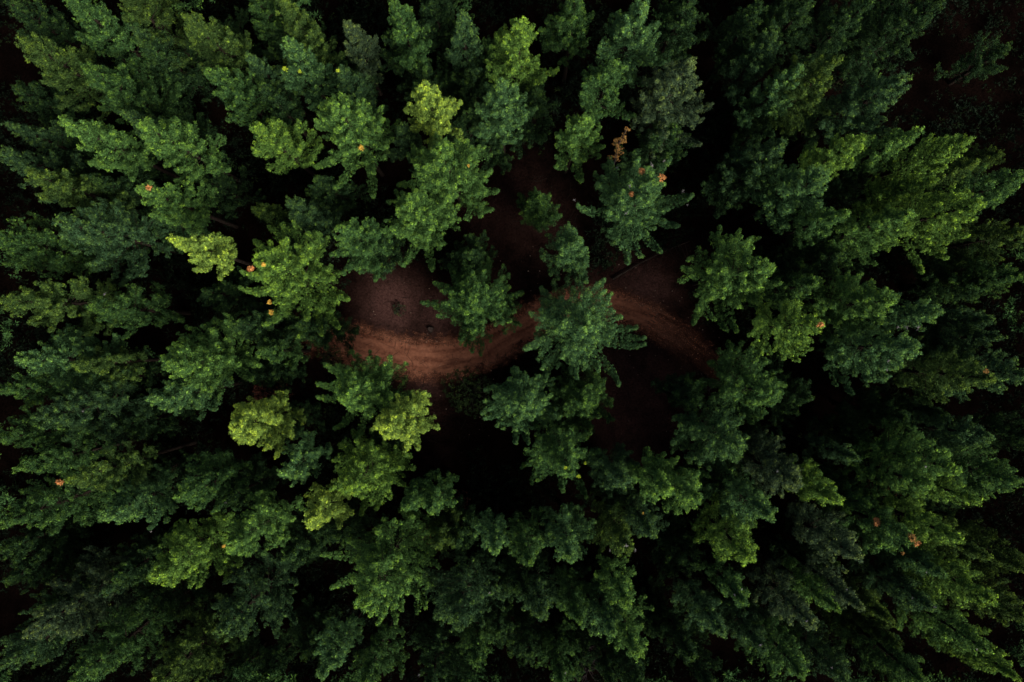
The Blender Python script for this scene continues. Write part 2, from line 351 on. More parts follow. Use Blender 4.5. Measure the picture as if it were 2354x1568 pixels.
(1605,925,54,13,'d',"dark pine with upright spikes behind the pale-tufted one, under the clearing",[(1619,892),(1587,920),(1640,960),(1560,900)],[]),
(2060,690,74,19,'G',"green pine with a tall thin upper spire right of the orange-tipped crown",[(1980,628),(2047,648),(2095,710),(2035,740),(1970,690)],[]),
(2168,715,54,18,'B',"pale green pine right of the thin-spired one, white bare twigs below it",[(2172,708),(2160,750),(2145,640),(2135,690)],[(2085,752,0.28,'w'),(2110,753,0.25,'w'),(2065,752,0.2,'w')]),
(2112,800,84,19,'B',"blue-green pine with a long lower bough pointing down, under the white twigs",[(2115,795),(1942,933),(2001,876),(2035,850),(1975,760),(1945,840)],[(2042,830,0.18,'w'),(2038,850,0.15,'w')]),
(2287,872,70,19,'o',"olive-green pine pointing at the right edge, two thin boughs above it",[(2237,812),(2188,805),(2270,920),(2140,930),(2294,878)],[(2265,853,0.2,'b')]),
(2288,733,38,15,'b',"narrow dim pine right of the pale green one, pointing at the right edge",[],[]),
(2306,775,38,16,'b',"thin dim blue pine above the crown cut by the right edge, right side",[],[]),
(2372,862,78,18,'b',"blue-green crown cut by the right edge halfway down",[(2310,900),(2345,810)],[]),
(2282,1005,66,17,'b',"blue-green pine with two drooping tips below the olive right-hand one",[(2251,1031),(2276,1003),(2235,960)],[]),
(2362,632,64,16,'g',"dim green pine at the right edge below the big yellow-green crown",[(2287,625),(2350,640)],[]),
(2090,965,58,13,'d',"unlit low pine under the olive pine, right of the red floor",[],[]),
(148,1108,54,19,'o',"olive pine with an orange shoot on its leftmost tip, lower left",[(150,1070),(165,1128),(250,1100)],[(138,1108,0.26,'o')]),
(35,1078,60,17,'g',"dark green pine above the mass on the left edge, lower left",[(55,1055),(85,1085)],[]),
(-5,1205,84,18,'g',"broad dark green pine cut by the left edge, lower left",[(14,1306),(35,1190),(120,1230),(60,1330)],[]),
(230,1190,62,18,'B',"blue-green pine with three small fingers on its left side, lower left",[(218,1172),(225,1228),(262,1140),(350,1240)],[(348,1222,0.12,'w')]),
(405,1145,72,18,'g',"green pine with a thin bough rising from its middle, lower left",[(447,1038),(391,1144),(400,1165),(452,1190),(530,1080)],[(520,1155,0.14,'w')]),
(350,1330,82,20,'y',"bright olive crown with long pointed lower fringe, lower left",[(324,1270),(317,1310),(317,1355),(340,1355),(385,1370),(405,1390),(461,1372),(430,1360)],[]),
(525,1260,74,19,'G',"bright green pine right of the fringed olive crown",[(503,1246),(598,1172),(565,1180),(540,1310),(650,1290),(660,1240)],[(508,1247,0.12,'w'),(515,1255,0.14,'y')]),
(500,1460,90,18,'b',"wide dim blue-green pine low in the left with long drooping tips",[(440,1443),(528,1506),(560,1490),(670,1440),(480,1395),(625,1470)],[]),
(60,1460,84,17,'s',"dull grey-olive pine near the lower left corner",[(42,1446),(70,1352),(80,1500),(215,1440)],[]),
(160,1572,76,18,'g',"dim green pine at the bottom edge, left of the speckled olive one",[(141,1560),(190,1500),(280,1490)],[]),
(-5,1535,80,16,'b',"dark blue-green pine filling the lower left corner",[],[]),
(352,1582,80,17,'o',"speckled dark olive pine at the bottom edge, left third",[(331,1520),(420,1480),(500,1530)],[]),
(235,1362,44,13,'b',"faint low pine in the black gap left of the fringed olive crown",[],[]),
(645,1090,46,17,'B',"small pale green round pine right of the vivid yellow-green one",[(635,1095),(650,1128)],[]),
(790,1128,88,19,'y',"yellow-green pine in the lower middle left with an arm pointing right",[(740,1132),(927,1119),(821,1211),(783,1020),(875,1170),(890,1070),(745,1170)],[]),
(705,1205,50,18,'Y',"small yellow pine with drooping tip below the arm-pointing one",[(677,1193),(730,1256),(780,1215)],[]),
(830,1400,124,20,'G',"largest bright green crown of the lower half, fringe of long tips along its bottom",[(712,1418),(733,1297),(846,1475),(920,1478),(966,1323),(958,1375),(775,1455),(740,1365),(800,1240),(905,1270),(880,1450),(930,1395)],[]),
(932,1170,36,16,'g',"small green pine standing left of the round one with rust brush",[(925,1165)],[]),
(987,1178,40,15,'g',"small round green pine left of the rust-coloured bushes",[],[]),
(1050,1430,102,18,'b',"wide dark blue-green crown right of the largest lower crown",[(1131,1369),(1106,1450),(1070,1450),(1033,1484),(1010,1485),(985,1470),(1090,1390)],[(1125,1362,0.12,'w')]),
(1005,1258,46,14,'o',"dim olive pine above the wide dark blue-green crown",[],[]),
(738,1562,56,17,'B',"blue-green column of a pine at the bottom edge below the largest lower crown",[(720,1500),(780,1530)],[]),
(832,1582,52,16,'g',"dim green pine at the bottom edge right of the blue-green column",[],[]),
(985,1592,62,15,'d',"dark pine at the bottom edge with a pale bare twig",[],[(945,1555,0.2,'w')]),
(1140,1270,44,17,'B',"small pale blue-green pine with a bright lower lobe, below centre",[(1117,1212),(1160,1290),(1120,1275)],[]),
(1218,1298,52,17,'g',"dark green pine between the pale-lobed and the frosted pine",[(1168,1310),(1190,1325)],[]),
(1095,1532,46,15,'g',"dim upright pine near the bottom edge in the black central gap",[],[]),
(1312,1290,60,18,'B',"frosted light green pine alone in the lower centre, spiky outline",[(1260,1212),(1247,1250),(1362,1309),(1327,1340),(1290,1335),(1310,1240)],[]),
(1245,1420,54,16,'b',"dim blue-green pine below left of the frosted one",[(1193,1415),(1260,1457),(1210,1450)],[]),
(1335,1432,52,16,'g',"dim green pine below the frosted one, beside the blue-green one",[(1348,1457),(1370,1370),(1290,1460)],[]),
(1447,1395,48,18,'G',"narrow fresh green pine on the left rim of the long black gap, bottom",[(1410,1325),(1468,1418),(1440,1415)],[]),
(1412,1462,44,17,'B',"blue-green pine just left below the narrow fresh green one",[(1425,1488)],[]),
(1467,1512,52,18,'G',"green pine with several tips at the lower end of the black gap",[(1496,1508),(1418,1545),(1478,1528),(1445,1530)],[]),
(1440,1110,54,16,'b',"deep blue-green pine left of the twin bright crowns",[(1443,1040),(1480,1090),(1418,1196),(1405,1150)],[]),
(1538,1130,54,18,'G',"left one of the twin bright green crowns below the red clearing",[(1531,1047),(1492,1052),(1510,1105),(1531,1193),(1485,1140)],[]),
(1610,1150,64,18,'G',"right one of the twin bright green crowns below the red clearing",[(1605,1088),(1628,1083),(1647,1165),(1594,1217),(1625,1200),(1560,1100)],[]),
(1502,1230,46,16,'b',"dark blue-green pine hanging below the twin bright crowns",[(1524,1275),(1515,1255)],[(1478,1180,0.1,'y')]),
(1450,1268,58,15,'o',"olive pine with a bent bare twig, above the narrow fresh green one",[(1385,1275),(1440,1300),(1488,1290)],[(1440,1255,0.25,'w'),(1480,1268,0.2,'w'),(1402,1265,0.15,'w')]),
(1775,1190,78,18,'B',"large blue-green pine right of the twin crowns",[(1728,1142),(1797,1172),(1756,1250),(1790,1215),(1680,1110)],[]),
(1730,1290,68,18,'y',"yellow-tinted pine below the large blue-green one right of the black gap",[(1740,1290),(1637,1213),(1714,1341),(1655,1345),(1600,1250)],[]),
(1717,1390,36,17,'g',"thin green pine with white twig specks below the yellow-tinted one",[(1725,1370)],[(1690,1368,0.12,'w'),(1705,1355,0.1,'w')]),
(1665,1460,60,17,'b',"blue-green pine right of the long black gap near the bottom",[(1668,1482),(1687,1450),(1594,1390),(1615,1450),(1655,1385)],[]),
(1595,1520,44,14,'d',"dark upright pine inside the black gap near the bottom edge",[],[]),
(1762,1498,48,16,'b',"dim pine with a white twig cluster near the bottom, right of centre",[(1770,1506)],[(1748,1482,0.18,'w')]),
(1292,1578,50,15,'g',"dim green pine at the bottom edge below centre",[],[(1300,1548,0.12,'w')]),
(1640,1592,54,14,'d',"unlit pine at the bottom edge right of the black gap",[],[]),
(1480,1592,48,15,'d',"unlit blue-green pine at the bottom edge under the many-tipped one",[],[]),
(1838,1112,68,18,'s',"grey-green pine left of the olive-yellow tipped one, lower right",[(1815,1058),(1847,1119),(1800,1160),(1825,1135)],[(1787,1083,0.1,'w')]),
(1932,1155,54,18,'y',"green pine with yellow-olive tips pointing right, lower right",[(1938,1158),(1925,1180),(1855,1090),(1920,1120)],[]),
(1977,1056,28,16,'b',"very thin dark pine below the right-hand red floor",[],[]),
(2145,1118,72,18,'G',"green pine with ragged right side, right of the dry brown brush",[(2022,1030),(2092,1048),(2153,1119),(2125,1150),(2145,1095)],[]),
(2208,1083,70,19,'G',"larger green pine above the ragged one, reaching further right",[(2170,1026),(2185,1045),(2216,1084),(2195,1120)],[(2128,1073,0.1,'w')]),
(2257,1155,34,18,'y',"narrow olive pine below the larger green one, pointing right",[(2235,1165)],[]),
(2347,1112,84,18,'g',"wide green pine at the right edge, lower half",[(2318,1060),(2280,1070),(2340,1160),(2255,1200)],[]),
(2000,1165,54,15,'g',"dim knobbly pine left above the two orange shoots",[(1970,1108),(1945,1180)],[]),
(2102,1245,82,18,'g',"green pine carrying two orange-brown shoots, lower right",[(2050,1170),(2118,1262),(2075,1302),(2100,1290),(1995,1215),(2015,1270)],[(2014,1201,0.3,'o'),(2097,1236,0.34,'b'),(2108,1248,0.24,'o'),(2075,1288,0.14,'b')]),
(2214,1243,54,19,'y',"pine with bright yellow-green knobs right of the orange shoots",[(2215,1230),(2205,1265),(2150,1280),(2110,1205)],[]),
(1980,1285,62,18,'s',"grey-green feathery pine left of the orange-shoot pine",[(1990,1292),(1965,1240),(1910,1290),(1865,1240)],[]),
(1932,1405,40,17,'G',"fresh green narrow pine between two greyish ones, lower right",[(1938,1412),(1905,1420),(1862,1335)],[]),
(1987,1402,44,18,'s',"greyish pine right of the fresh green narrow one",[(1992,1408),(1955,1425),(1940,1350)],[(1947,1355,0.08,'w')]),
(1872,1442,60,18,'s',"pale grey-green pine left of the fresh green narrow one",[(1887,1450),(1835,1460),(1800,1350)],[(1855,1428,0.12,'w')]),
(2057,1432,34,15,'o',"thin yellowish-olive pine in a dark gap, lower right",[],[]),
(2178,1325,44,17,'B',"small blue-green pine under the orange-shoot pine",[(2160,1345),(2060,1325)],[(2130,1315,0.1,'w')]),
(2290,1385,74,19,'y',"yellow-green fan-shaped pine near the right edge, lower right",[(2297,1387),(2222,1427),(2225,1325),(2296,1365),(2260,1405)],[]),
(2152,1402,58,17,'b',"blue-green pine left of the fan-shaped one",[(2170,1400),(2086,1470),(2080,1360)],[(2150,1395,0.15,'w'),(2098,1375,0.1,'w')]),
(2275,1500,70,18,'G',"pale-topped green pine near the lower right corner",[(2282,1500),(2240,1450),(2190,1545),(2270,1540)],[(2245,1492,0.08,'w')]),
(2366,1425,84,16,'o',"dim olive pine against the right edge, lower right",[(2335,1465),(2315,1440)],[]),
(2362,1310,68,14,'o',"shaded brownish pine at the right edge beside the small olive one",[],[]),
(1850,1558,74,17,'g',"green pine at the bottom edge right of the white twig cluster",[(1870,1540),(1800,1480),(1770,1560)],[]),
(1950,1572,60,16,'b',"dark bluish pine at the bottom edge, lower right",[],[(1912,1535,0.12,'w')]),
(2130,1574,76,17,'g',"wide dim green pine at the bottom edge, lower right",[(2165,1560),(2060,1550),(2130,1510)],[]),
(2072,1488,52,14,'o',"low dark olive pine between the blue-green and the bottom pines, lower right",[],[]),
(2345,1562,56,16,'y',"olive-yellow pine in the lower right corner",[(2287,1545)],[]),
(2278,1286,36,15,'o',"small olive pine by the right edge above the fan-shaped one",[(2262,1275)],[]),
]
SHOOT = dict(o=("dead_shoot", M_ORANGE), y=("golden_shoot", M_YELLOW), b=("dead_shoot", M_BROWN), w=("bare_twigs", M_TWIG), t=("yellow_shoot", None))

def solve_arm(ax, ay, base, H, L, R):
    best = None
    for k in np.linspace(0.06, 0.8, 26):
        z = H - k*L
        e = at(ax, ay, z) - base
        rho = math.hypot(e[0], e[1])
        c = abs(rho - 1.12*float(profile(np.array(k), R)))+0.25*k
        if best is None or c < best[0]: best = (c, e)
    e = best[1]; rho = math.hypot(e[0], e[1]); k = (H - e[2])/L
    mx = 1.32*float(profile(np.array(k), R))
    if rho > mx*1.5: return np.zeros(3), 9
    if rho > mx: e = np.array([e[0]*mx/rho, e[1]*mx/rho, e[2]])
    return e, best[0]

def twig_clump(c, size):
    b = Bag()
    for i in range(9):
        d = norm(rng.normal(size=3) + np.array([0, 0, 0.6])); p = c + rng.normal(0, 0.01, 3)
        e = p + d*size*rng.uniform(0.4, 0.9)
        b.add(*tube([p, (p+e)/2 + rng.normal(0, 0.03, 3), e], [0.012, 0.009, 0.005], 3))
    return b.get()

def pine(x, y, hw, zt, col, label, arms, shoots, idx):
    H = zt + rng.uniform(-0.4, 0.4)
    tip = at(x, y, H)
    base = np.array([tip[0], tip[1], 0.0])
    mid = CAMZ - (H - 4)
    R = hw*mid/F*1.06
    L = min(6.4 + 2.2*R, H - 1.8)
    la = []
    for (ax, ay) in arms:
        e, c = solve_arm(ax, ay, base, H, L, R)
        if math.hypot(e[0], e[1]) > 0.35: la.append(e)
    far = (zt < 12)
    (WV, WF), (V, Fc, T, tp) = pine_geometry(R, L, H, la, dens=1.0)
    root = empty("pine_tree", base, label, "pine tree", "pines of the plantation")
    mesh_np("trunk", WV, WF, M_BARK, root)
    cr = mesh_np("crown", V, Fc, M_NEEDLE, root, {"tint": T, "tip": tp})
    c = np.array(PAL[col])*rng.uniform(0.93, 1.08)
    if any(k in label for k in ('dim', 'dark', 'unlit', 'shaded', 'faint', 'barely')): c = c*0.75  # shade and lens falloff painted into the colour of these crowns
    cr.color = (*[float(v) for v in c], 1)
    for (sx, sy, sz, kind) in shoots:
        nm, mt = SHOOT[kind]
        # put the shoot on the outermost foliage under that spot
        d = CAMZ - (V[:, 2])
        px = W0/2 + (V[:, 0]+base[0])*F/d; py = H0/2 - (V[:, 1]+base[1])*F/d
        dd = np.hypot(px - sx, py - sy); near = dd < 9
        if not near.any():                    # no foliage there: the shoot sits on the nearest bough
            k = int(dd.argmin()); sx, sy = float(px[k]), float(py[k]); near = np.hypot(px - sx, py - sy) < 9
        z = V[near, 2].max() + 0.05 if near.any() else H - 1.5
        c0 = at(sx, sy, z) - base
        if kind == 'w':
            TV, TF = twig_clump(c0, sz*1.1); mesh_np(nm, TV, TF, mt, root)["label"] = "pale bare twigs"
            continue
        n = 6
        C = c0 + rng.normal(0, sz*0.17, (n, 3)); C[:, 2] = c0[2] + rng.normal(0, 0.04, n)
        A = norm(rng.normal(0, 0.4, (n, 3)) + np.array([0, 0, 1]))
        v2, f2, t2, p2 = tufts(C, A, np.full(n, sz*0.75), K=26, wid=0.26)
        if kind == 't':
            o = mesh_np(nm, v2, f2, M_NEEDLE, root, {"tint": t2*0+0.95, "tip": p2})
            o.color = (0.15, 0.22, 0.035, 1); o["label"] = "bright yellow shoot"
        else:
            o = mesh_np(nm, v2, f2, mt, root)
            o["label"] = {"o": "orange dead shoot", "y": "golden yellow shoot", "b": "orange-brown dead shoot"}[kind]
    return root

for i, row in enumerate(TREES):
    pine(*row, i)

# young pines that never reached the light: nothing tells them apart in the gloom
OPEN = [(920,740,190),(1100,780,190),(1250,560,170),(1500,700,190),(1480,930,150),(1350,800,150),(1060,980,130),(620,830,60),(1430,1010,80)]
taken = [(r[0], r[1], 0.75*r[2]) for r in TREES]; low = []
for tries in range(6000):
    if len(low) >= 84: break
    x = rng.uniform(-50, 2404); y = rng.uniform(-40, 1608)
    if x > 2120 and y < 400: continue
    if any(math.hypot(x-a, y-b) < c for a, b, c in OPEN): continue
    if any(math.hypot(x-a, y-b) < c for a, b, c in taken): continue
    if any(math.hypot(x-a, y-b) < 62 for a, b in low): continue
    low.append((x, y))
proto = []
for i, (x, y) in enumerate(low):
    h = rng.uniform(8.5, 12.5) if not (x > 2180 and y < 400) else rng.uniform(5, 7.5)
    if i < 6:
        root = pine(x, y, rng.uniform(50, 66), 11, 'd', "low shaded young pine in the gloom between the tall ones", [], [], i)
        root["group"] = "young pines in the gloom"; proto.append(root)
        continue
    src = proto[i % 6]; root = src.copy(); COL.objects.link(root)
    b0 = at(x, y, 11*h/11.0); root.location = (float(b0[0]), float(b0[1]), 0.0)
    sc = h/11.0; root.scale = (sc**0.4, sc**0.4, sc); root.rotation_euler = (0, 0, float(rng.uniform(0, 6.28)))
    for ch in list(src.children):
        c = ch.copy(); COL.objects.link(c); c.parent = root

# ------------------------------------------------------------ ground
PATH = [(560,752),(680,765),(780,782),(880,812),(1000,826),(1100,806),(1190,762),(1280,716),(1390,702),(1480,728),(1560,778),(1660,850),(1800,925)]
SPUR = [(985,845),(985,900),(1000,985),(1015,1080),(1000,1200),(985,1330)]
def spline(pts, n=14):
    P = np.array([at(x, y, 0)[:2] for x, y in pts]); out = []
    P = np.vstack([2*P[0]-P[1], P, 2*P[-1]-P[-2]])
    for i in range(1, len(P)-2):
        for t in np.linspace(0, 1, n, endpoint=False):
            out.append(0.5*((2*P[i]) + (-P[i-1]+P[i+1])*t + (2*P[i-1]-5*P[i]+4*P[i+1]-P[i+2])*t*t + (-P[i-1]+3*P[i]-3*P[i+1]+P[i+2])*t**3))
    out.append(P[-2]); return np.array(out)
pc = spline(PATH); sc = spline(SPUR)
def zbump(x, y):
    return 0.05*np.sin(x*0.9+1.3)*np.cos(y*0.7) + 0.03*np.sin(x*2.3+y*1.7)

def ground_mat():
    m, t, b = new_mat("forest_floor", 1.0, 0.0)
    N, L = t.nodes, t.links
    g = N.new("ShaderNodeNewGeometry")
    def noise(sc_, det, lo, hi, c1, c2, dist=0.0):
        n = N.new("ShaderNodeTexNoise"); n.inputs["Scale"].default_value = sc_; n.inputs["Detail"].default_value = det; n.inputs["Distortion"].default_value = dist
        L.new(g.outputs["Position"], n.inputs["Vector"])
        r = N.new("ShaderNodeValToRGB"); r.color_ramp.elements[0].position = lo; r.color_ramp.elements[1].position = hi
        r.color_ramp.elements[0].color = (*c1, 1); r.color_ramp.elements[1].color = (*c2, 1)
        L.new(n.outputs[0], r.inputs[0]); return n, r
    n1, r1 = noise(0.35, 8, 0.35, 0.65, (0.0022, 0.0014, 0.0012), (0.006, 0.0034, 0.0028))
    n2, r2 = noise(7.0, 8, 0.3, 0.72, (0.45, 0.42, 0.40), (1.5, 1.45, 1.4), 0.8)
    mx = N.new("ShaderNodeMix"); mx.data_type = 'RGBA'; mx.blend_type = 'MULTIPLY'; mx.inputs[0].default_value = 1
    so = N.new("ShaderNodeAttribute"); so.attribute_name = "soil"
    n3 = N.new("ShaderNodeTexNoise"); n3.inputs["Scale"].default_value = 1.1; n3.inputs["Detail"].default_value = 9; L.new(g.outputs["Position"], n3.inputs["Vector"])
    md = N.new("ShaderNodeMath"); md.operation = 'MULTIPLY_ADD'; L.new(n3.outputs[0], md.inputs[0]); md.inputs[1].default_value = 0.9; md.inputs[2].default_value = -0.45
    ma = N.new("ShaderNodeMath"); ma.operation = 'ADD'; ma.use_clamp = True; L.new(so.outputs["Fac"], ma.inputs[0]); L.new(md.outputs[0], ma.inputs[1])
    mm = N.new("ShaderNodeMath"); mm.operation = 'MULTIPLY'; L.new(ma.outputs[0], mm.inputs[0]); L.new(so.outputs["Fac"], mm.inputs[1]); 
    sx = N.new("ShaderNodeMix"); sx.data_type = 'RGBA'; L.new(mm.outputs[0], sx.inputs[0]); L.new(r1.outputs[0], sx.inputs[6]); sx.inputs[7].default_value = (0.075, 0.038, 0.033, 1)
    L.new(sx.outputs[2], mx.inputs[6]); L.new(r2.outputs[0], mx.inputs[7]); L.new(mx.outputs[2], b.inputs["Base Color"])
    bp = N.new("ShaderNodeBump"); bp.inputs["Strength"].default_value = 0.8; bp.inputs["Distance"].default_value = 0.08
    L.new(n2.outputs[0], bp.inputs["Height"]); L.new(bp.outputs[0], b.inputs["Normal"])
    return m
def grid(xs, ys, zf):
    X, Y = np.meshgrid(xs, ys); V = np.stack([X.ravel(), Y.ravel(), zf(X, Y).ravel()], 1)
    nx, ny = len(xs), len(ys)
    i = np.arange(nx-1)[None, :] + np.arange(ny-1)[:, None]*nx
    i = i.ravel(); return V, np.stack([i, i+1, i+nx+1, i+nx], 1)
xs = np.concatenate([[-400, -200, -100], np.linspace(-60, 60, 240), [100, 200, 400]])
ys = np.concatenate([[-400, -200, -100], np.linspace(-45, 45, 180), [100, 200, 400]])
GV, GF = grid(xs, ys, zbump)
SOIL = [(900,700,4.6,1.0),(1010,720,3.6,0.9),(1130,640,5.0,0.45),(1480,665,4.6,0.85),(1380,690,3.5,0.7),(1180,500,7.0,0.5),(1480,930,9.0,0.75),(1450,1010,7.0,0.6),(1440,850,5.0,0.6),(1640,480,6.0,0.22),(980,880,3.4,0.7),(1000,960,2.6,0.45),(1010,1050,2.4,0.3),(680,850,5.0,0.3),(1930,960,5.0,0.3),(1560,780,4.0,0.5)]
soil = np.zeros(len(GV))
for sx_, sy_, sr_, sa_ in SOIL:
    q = at(sx_, sy_, 0); soil = np.maximum(soil, sa_*np.exp(-((GV[:, 0]-q[0])**2 + (GV[:, 1]-q[1])**2)/(2*(sr_*0.55)**2)))
tag(mesh_np("ground", GV, GF, ground_mat(), None, {"soil": soil}, smooth=True), "red-brown forest floor covered in pine litter", None, None, "structure")

def track_mat(name, c1, c2, ruts):
    m, t, b = new_mat(name, 1.0, 0.0)
    N, L = t.nodes, t.links
    g = N.new("ShaderNodeNewGeometry")
    ac = N.new("ShaderNodeAttribute"); ac.attribute_name = "across"
    al = N.new("ShaderNodeAttribute"); al.attribute_name = "along"
    # streaks drawn out along the track by wheels
    cmb = N.new("ShaderNodeCombineXYZ")
    def scl(s, k):
        q = N.new("ShaderNodeMath"); q.operation = 'MULTIPLY'; L.new(s, q.inputs[0]); q.inputs[1].default_value = k; return q.outputs[0]
    L.new(scl(ac.outputs["Fac"], 3.4), cmb.inputs[0]); L.new(scl(al.outputs["Fac"], 0.22), cmb.inputs[1])
    st = N.new("ShaderNodeTexNoise"); st.inputs["Scale"].default_value = 1.6; st.inputs["Detail"].default_value = 7; L.new(cmb.outputs[0], st.inputs["Vector"])
    fn = N.new("ShaderNodeTexNoise"); fn.inputs["Scale"].default_value = 5.0; fn.inputs["Detail"].default_value = 9; L.new(g.outputs["Position"], fn.inputs["Vector"])
    ad = N.new("ShaderNodeMath"); ad.operation = 'ADD'; L.new(scl(st.outputs[0], 0.65), ad.inputs[0]); L.new(scl(fn.outputs[0], 0.35), ad.inputs[1])
    r = N.new("ShaderNodeValToRGB"); r.color_ramp.elements[0].position = 0.38; r.color_ramp.elements[1].position = 0.62
    r.color_ramp.elements[0].color = (*c1, 1); r.color_ramp.elements[1].color = (*c2, 1)
    L.new(ad.outputs[0], r.inputs[0]); L.new(r.outputs[0], b.inputs["Base Color"])
    bp = N.new("ShaderNodeBump"); bp.inputs["Strength"].default_value = 0.7; bp.inputs["Distance"].default_value = 0.06
    L.new(ad.outputs[0], bp.inputs["Height"]); L.new(bp.outputs[0], b.inputs["Normal"])
    # crumbled, litter-strewn edge
    ab = N.new("ShaderNodeMath"); ab.operation = 'ABSOLUTE'; L.new(ac.outputs["Fac"], ab.inputs[0])
    en = N.new("ShaderNodeTexNoise"); en.inputs["Scale"].default_value = 2.2; en.inputs["Detail"].default_value = 10; L.new(g.outputs["Position"], en.inputs["Vector"])
    e1 = N.new("ShaderNodeMath"); e1.operation = 'MULTIPLY_ADD'; L.new(en.outputs[0], e1.inputs[0]); e1.inputs[1].default_value = 1.0; L.new(ab.outputs[0], e1.inputs[2])
    mr = N.new("ShaderNodeMapRange"); mr.inputs[1].default_value = 0.85; mr.inputs[2].default_value = 1.45; mr.inputs[3].default_value = 1; mr.inputs[4].default_value = 0
    L.new(e1.outputs[0], mr.inputs[0])
    fa = N.new('ShaderNodeAttribute'); fa.attribute_name = 'fade'   # fades out both track ends in place of tree shade
    fm = N.new('ShaderNodeMath'); fm.operation = 'MULTIPLY'; L.new(mr.outputs[0], fm.inputs[0]); L.new(fa.outputs['Fac'], fm.inputs[1])
    tr = N.new("ShaderNodeBsdfTransparent"); ms = N.new("ShaderNodeMixShader")
    L.new(fm.outputs[0], ms.inputs[0]); L.new(tr.outputs[0], ms.inputs[1]); L.new(b.outputs[0], ms.inputs[2])
    L.new(ms.outputs[0], N["Material Output"].inputs[0])
    return m
def strip(name, c, hw, mat, lift, label):
    u = np.linspace(0, 1, len(c)); W = hw*np.interp(u, [0, 0.45, 0.7, 1], [1, 1, 0.8, 0.7])
    t = norm(np.gradient(c, axis=0)); nrm = np.stack([-t[:, 1], t[:, 0]], 1)
    s = np.concatenate([[0], np.cumsum(np.linalg.norm(np.diff(c, axis=0), axis=1))])
    A = np.linspace(-1, 1, 15); V = []; ac = []; al = []; fd = []
    for i in range(len(c)):
        for a in A:
            p = c[i] + nrm[i]*a*W[i]
            rut = -0.02*math.exp(-((abs(a)-0.42)/0.13)**2)
            V.append((p[0], p[1], zbump(p[0], p[1]) + lift + 0.02 + rut*0.9)); ac.append(a); al.append(s[i]); fd.append(min(1.0, u[i]/0.22, (1-u[i])/0.30))
    k = len(A); i = (np.arange(k-1)[None, :] + np.arange(len(c)-1)[:, None]*k).ravel()
    Fq = np.stack([i, i+1, i+k+1, i+k], 1)
    return tag(mesh_np(name, np.array(V), Fq, mat, None, {"across": ac, "along": al, "fade": fd}, True), label, None, None, "structure")
strip("dirt_track", pc, 2.3, track_mat("track_earth", (0.11, 0.041, 0.024), (0.27, 0.112, 0.066), True), 0.012, "curving reddish-brown dirt track through the clearing")

# ------------------------------------------------------------ undergrowth, litter: nobody could count it
def dist_to(P, c):
    return np.min(np.linalg.norm(P[:, None, :] - c[None, ::3, :], axis=2), axis=1)
n = 9000
P = np.stack([rng.uniform(-44, 44, n), rng.uniform(-31, 31, n)], 1)
clear = np.minimum(dist_to(P, pc), dist_to(P, sc))
c1 = at(920, 720, 0)[:2]; c2 = at(1480, 930, 0)[:2]; c3 = at(1200, 520, 0)[:2]; c4 = at(1480, 680, 0)[:2]; c5 = at(1930, 960, 0)[:2]
ok = (clear > 2.6) & (np.linalg.norm(P-c1, axis=1) > 5) & (np.linalg.norm(P-c2, axis=1) > 6) & (np.linalg.norm(P-c3, axis=1) > 6) & (np.linalg.norm(P-c4, axis=1) > 4) & (np.linalg.norm(P-c5, axis=1) > 4)
P = P[ok]
cl = np.sin(P[:, 0]*0.33+2)*np.cos(P[:, 1]*0.41) + rng.normal(0, 0.3, len(P)); P = P[cl > -0.2]
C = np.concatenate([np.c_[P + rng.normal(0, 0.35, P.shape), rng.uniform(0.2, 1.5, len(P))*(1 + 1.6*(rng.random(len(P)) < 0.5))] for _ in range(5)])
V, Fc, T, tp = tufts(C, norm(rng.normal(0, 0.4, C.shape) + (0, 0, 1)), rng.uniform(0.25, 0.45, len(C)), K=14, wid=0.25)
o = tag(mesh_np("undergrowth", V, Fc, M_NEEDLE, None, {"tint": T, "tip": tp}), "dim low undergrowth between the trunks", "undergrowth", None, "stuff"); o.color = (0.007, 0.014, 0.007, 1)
b = Bag()
for i in range(1500):
    p = np.array([rng.uniform(-20, 28), rng.uniform(-16, 14)]);
    a = rng.uniform(0, np.pi); l = rng.uniform(0.1, 0.7); z = zbump(p[0], p[1]) + 0.05
    d = np.array([math.cos(a), math.sin(a), 0])*l; q = np.array([p[0], p[1], z])
    b.add(*tube([q-d, q + rng.normal(0, 0.05, 3)*(1, 1, 0.2), q+d], [0.008, 0.013, 0.006], 3))
TV, TF = b.get(); tag(mesh_np("fallen_twigs", TV, TF, M_BARK), "scattered fallen twigs on the forest floor", "twigs", None, "stuff")
n = 420; b = Bag()
for i in range(n):
    if i % 2: k = rng.integers(len(pc)); p = pc[k] + rng.normal(0, 1.2, 2)
    else: p = np.array([rng.uniform(-16, 16), rng.uniform(-8, 8)])
    r = rng.uniform(0.015, 0.05); z = zbump(p[0], p[1]) + 0.035
    a = np.linspace(0, 2*np.pi, 5, endpoint=False); rr = r*rng.uniform(0.7, 1.3, 5)
    ring = np.c_[p[0]+rr*np.cos(a), p[1]+rr*np.sin(a), np.full(5, z-0.02)]
    V = np.vstack([ring, [[p[0], p[1], z + r*0.6]]]); b.add(V, np.array([(j, (j+1) % 5, 5) for j in range(5)]))
TV, TF = b.get(); tag(mesh_np("pebbles", TV, TF, noise_mat("stone", (0.08, 0.05, 0.04), (0.34, 0.27, 0.22), 9)), "small pale stones lying on the track", "stones", None, "stuff")

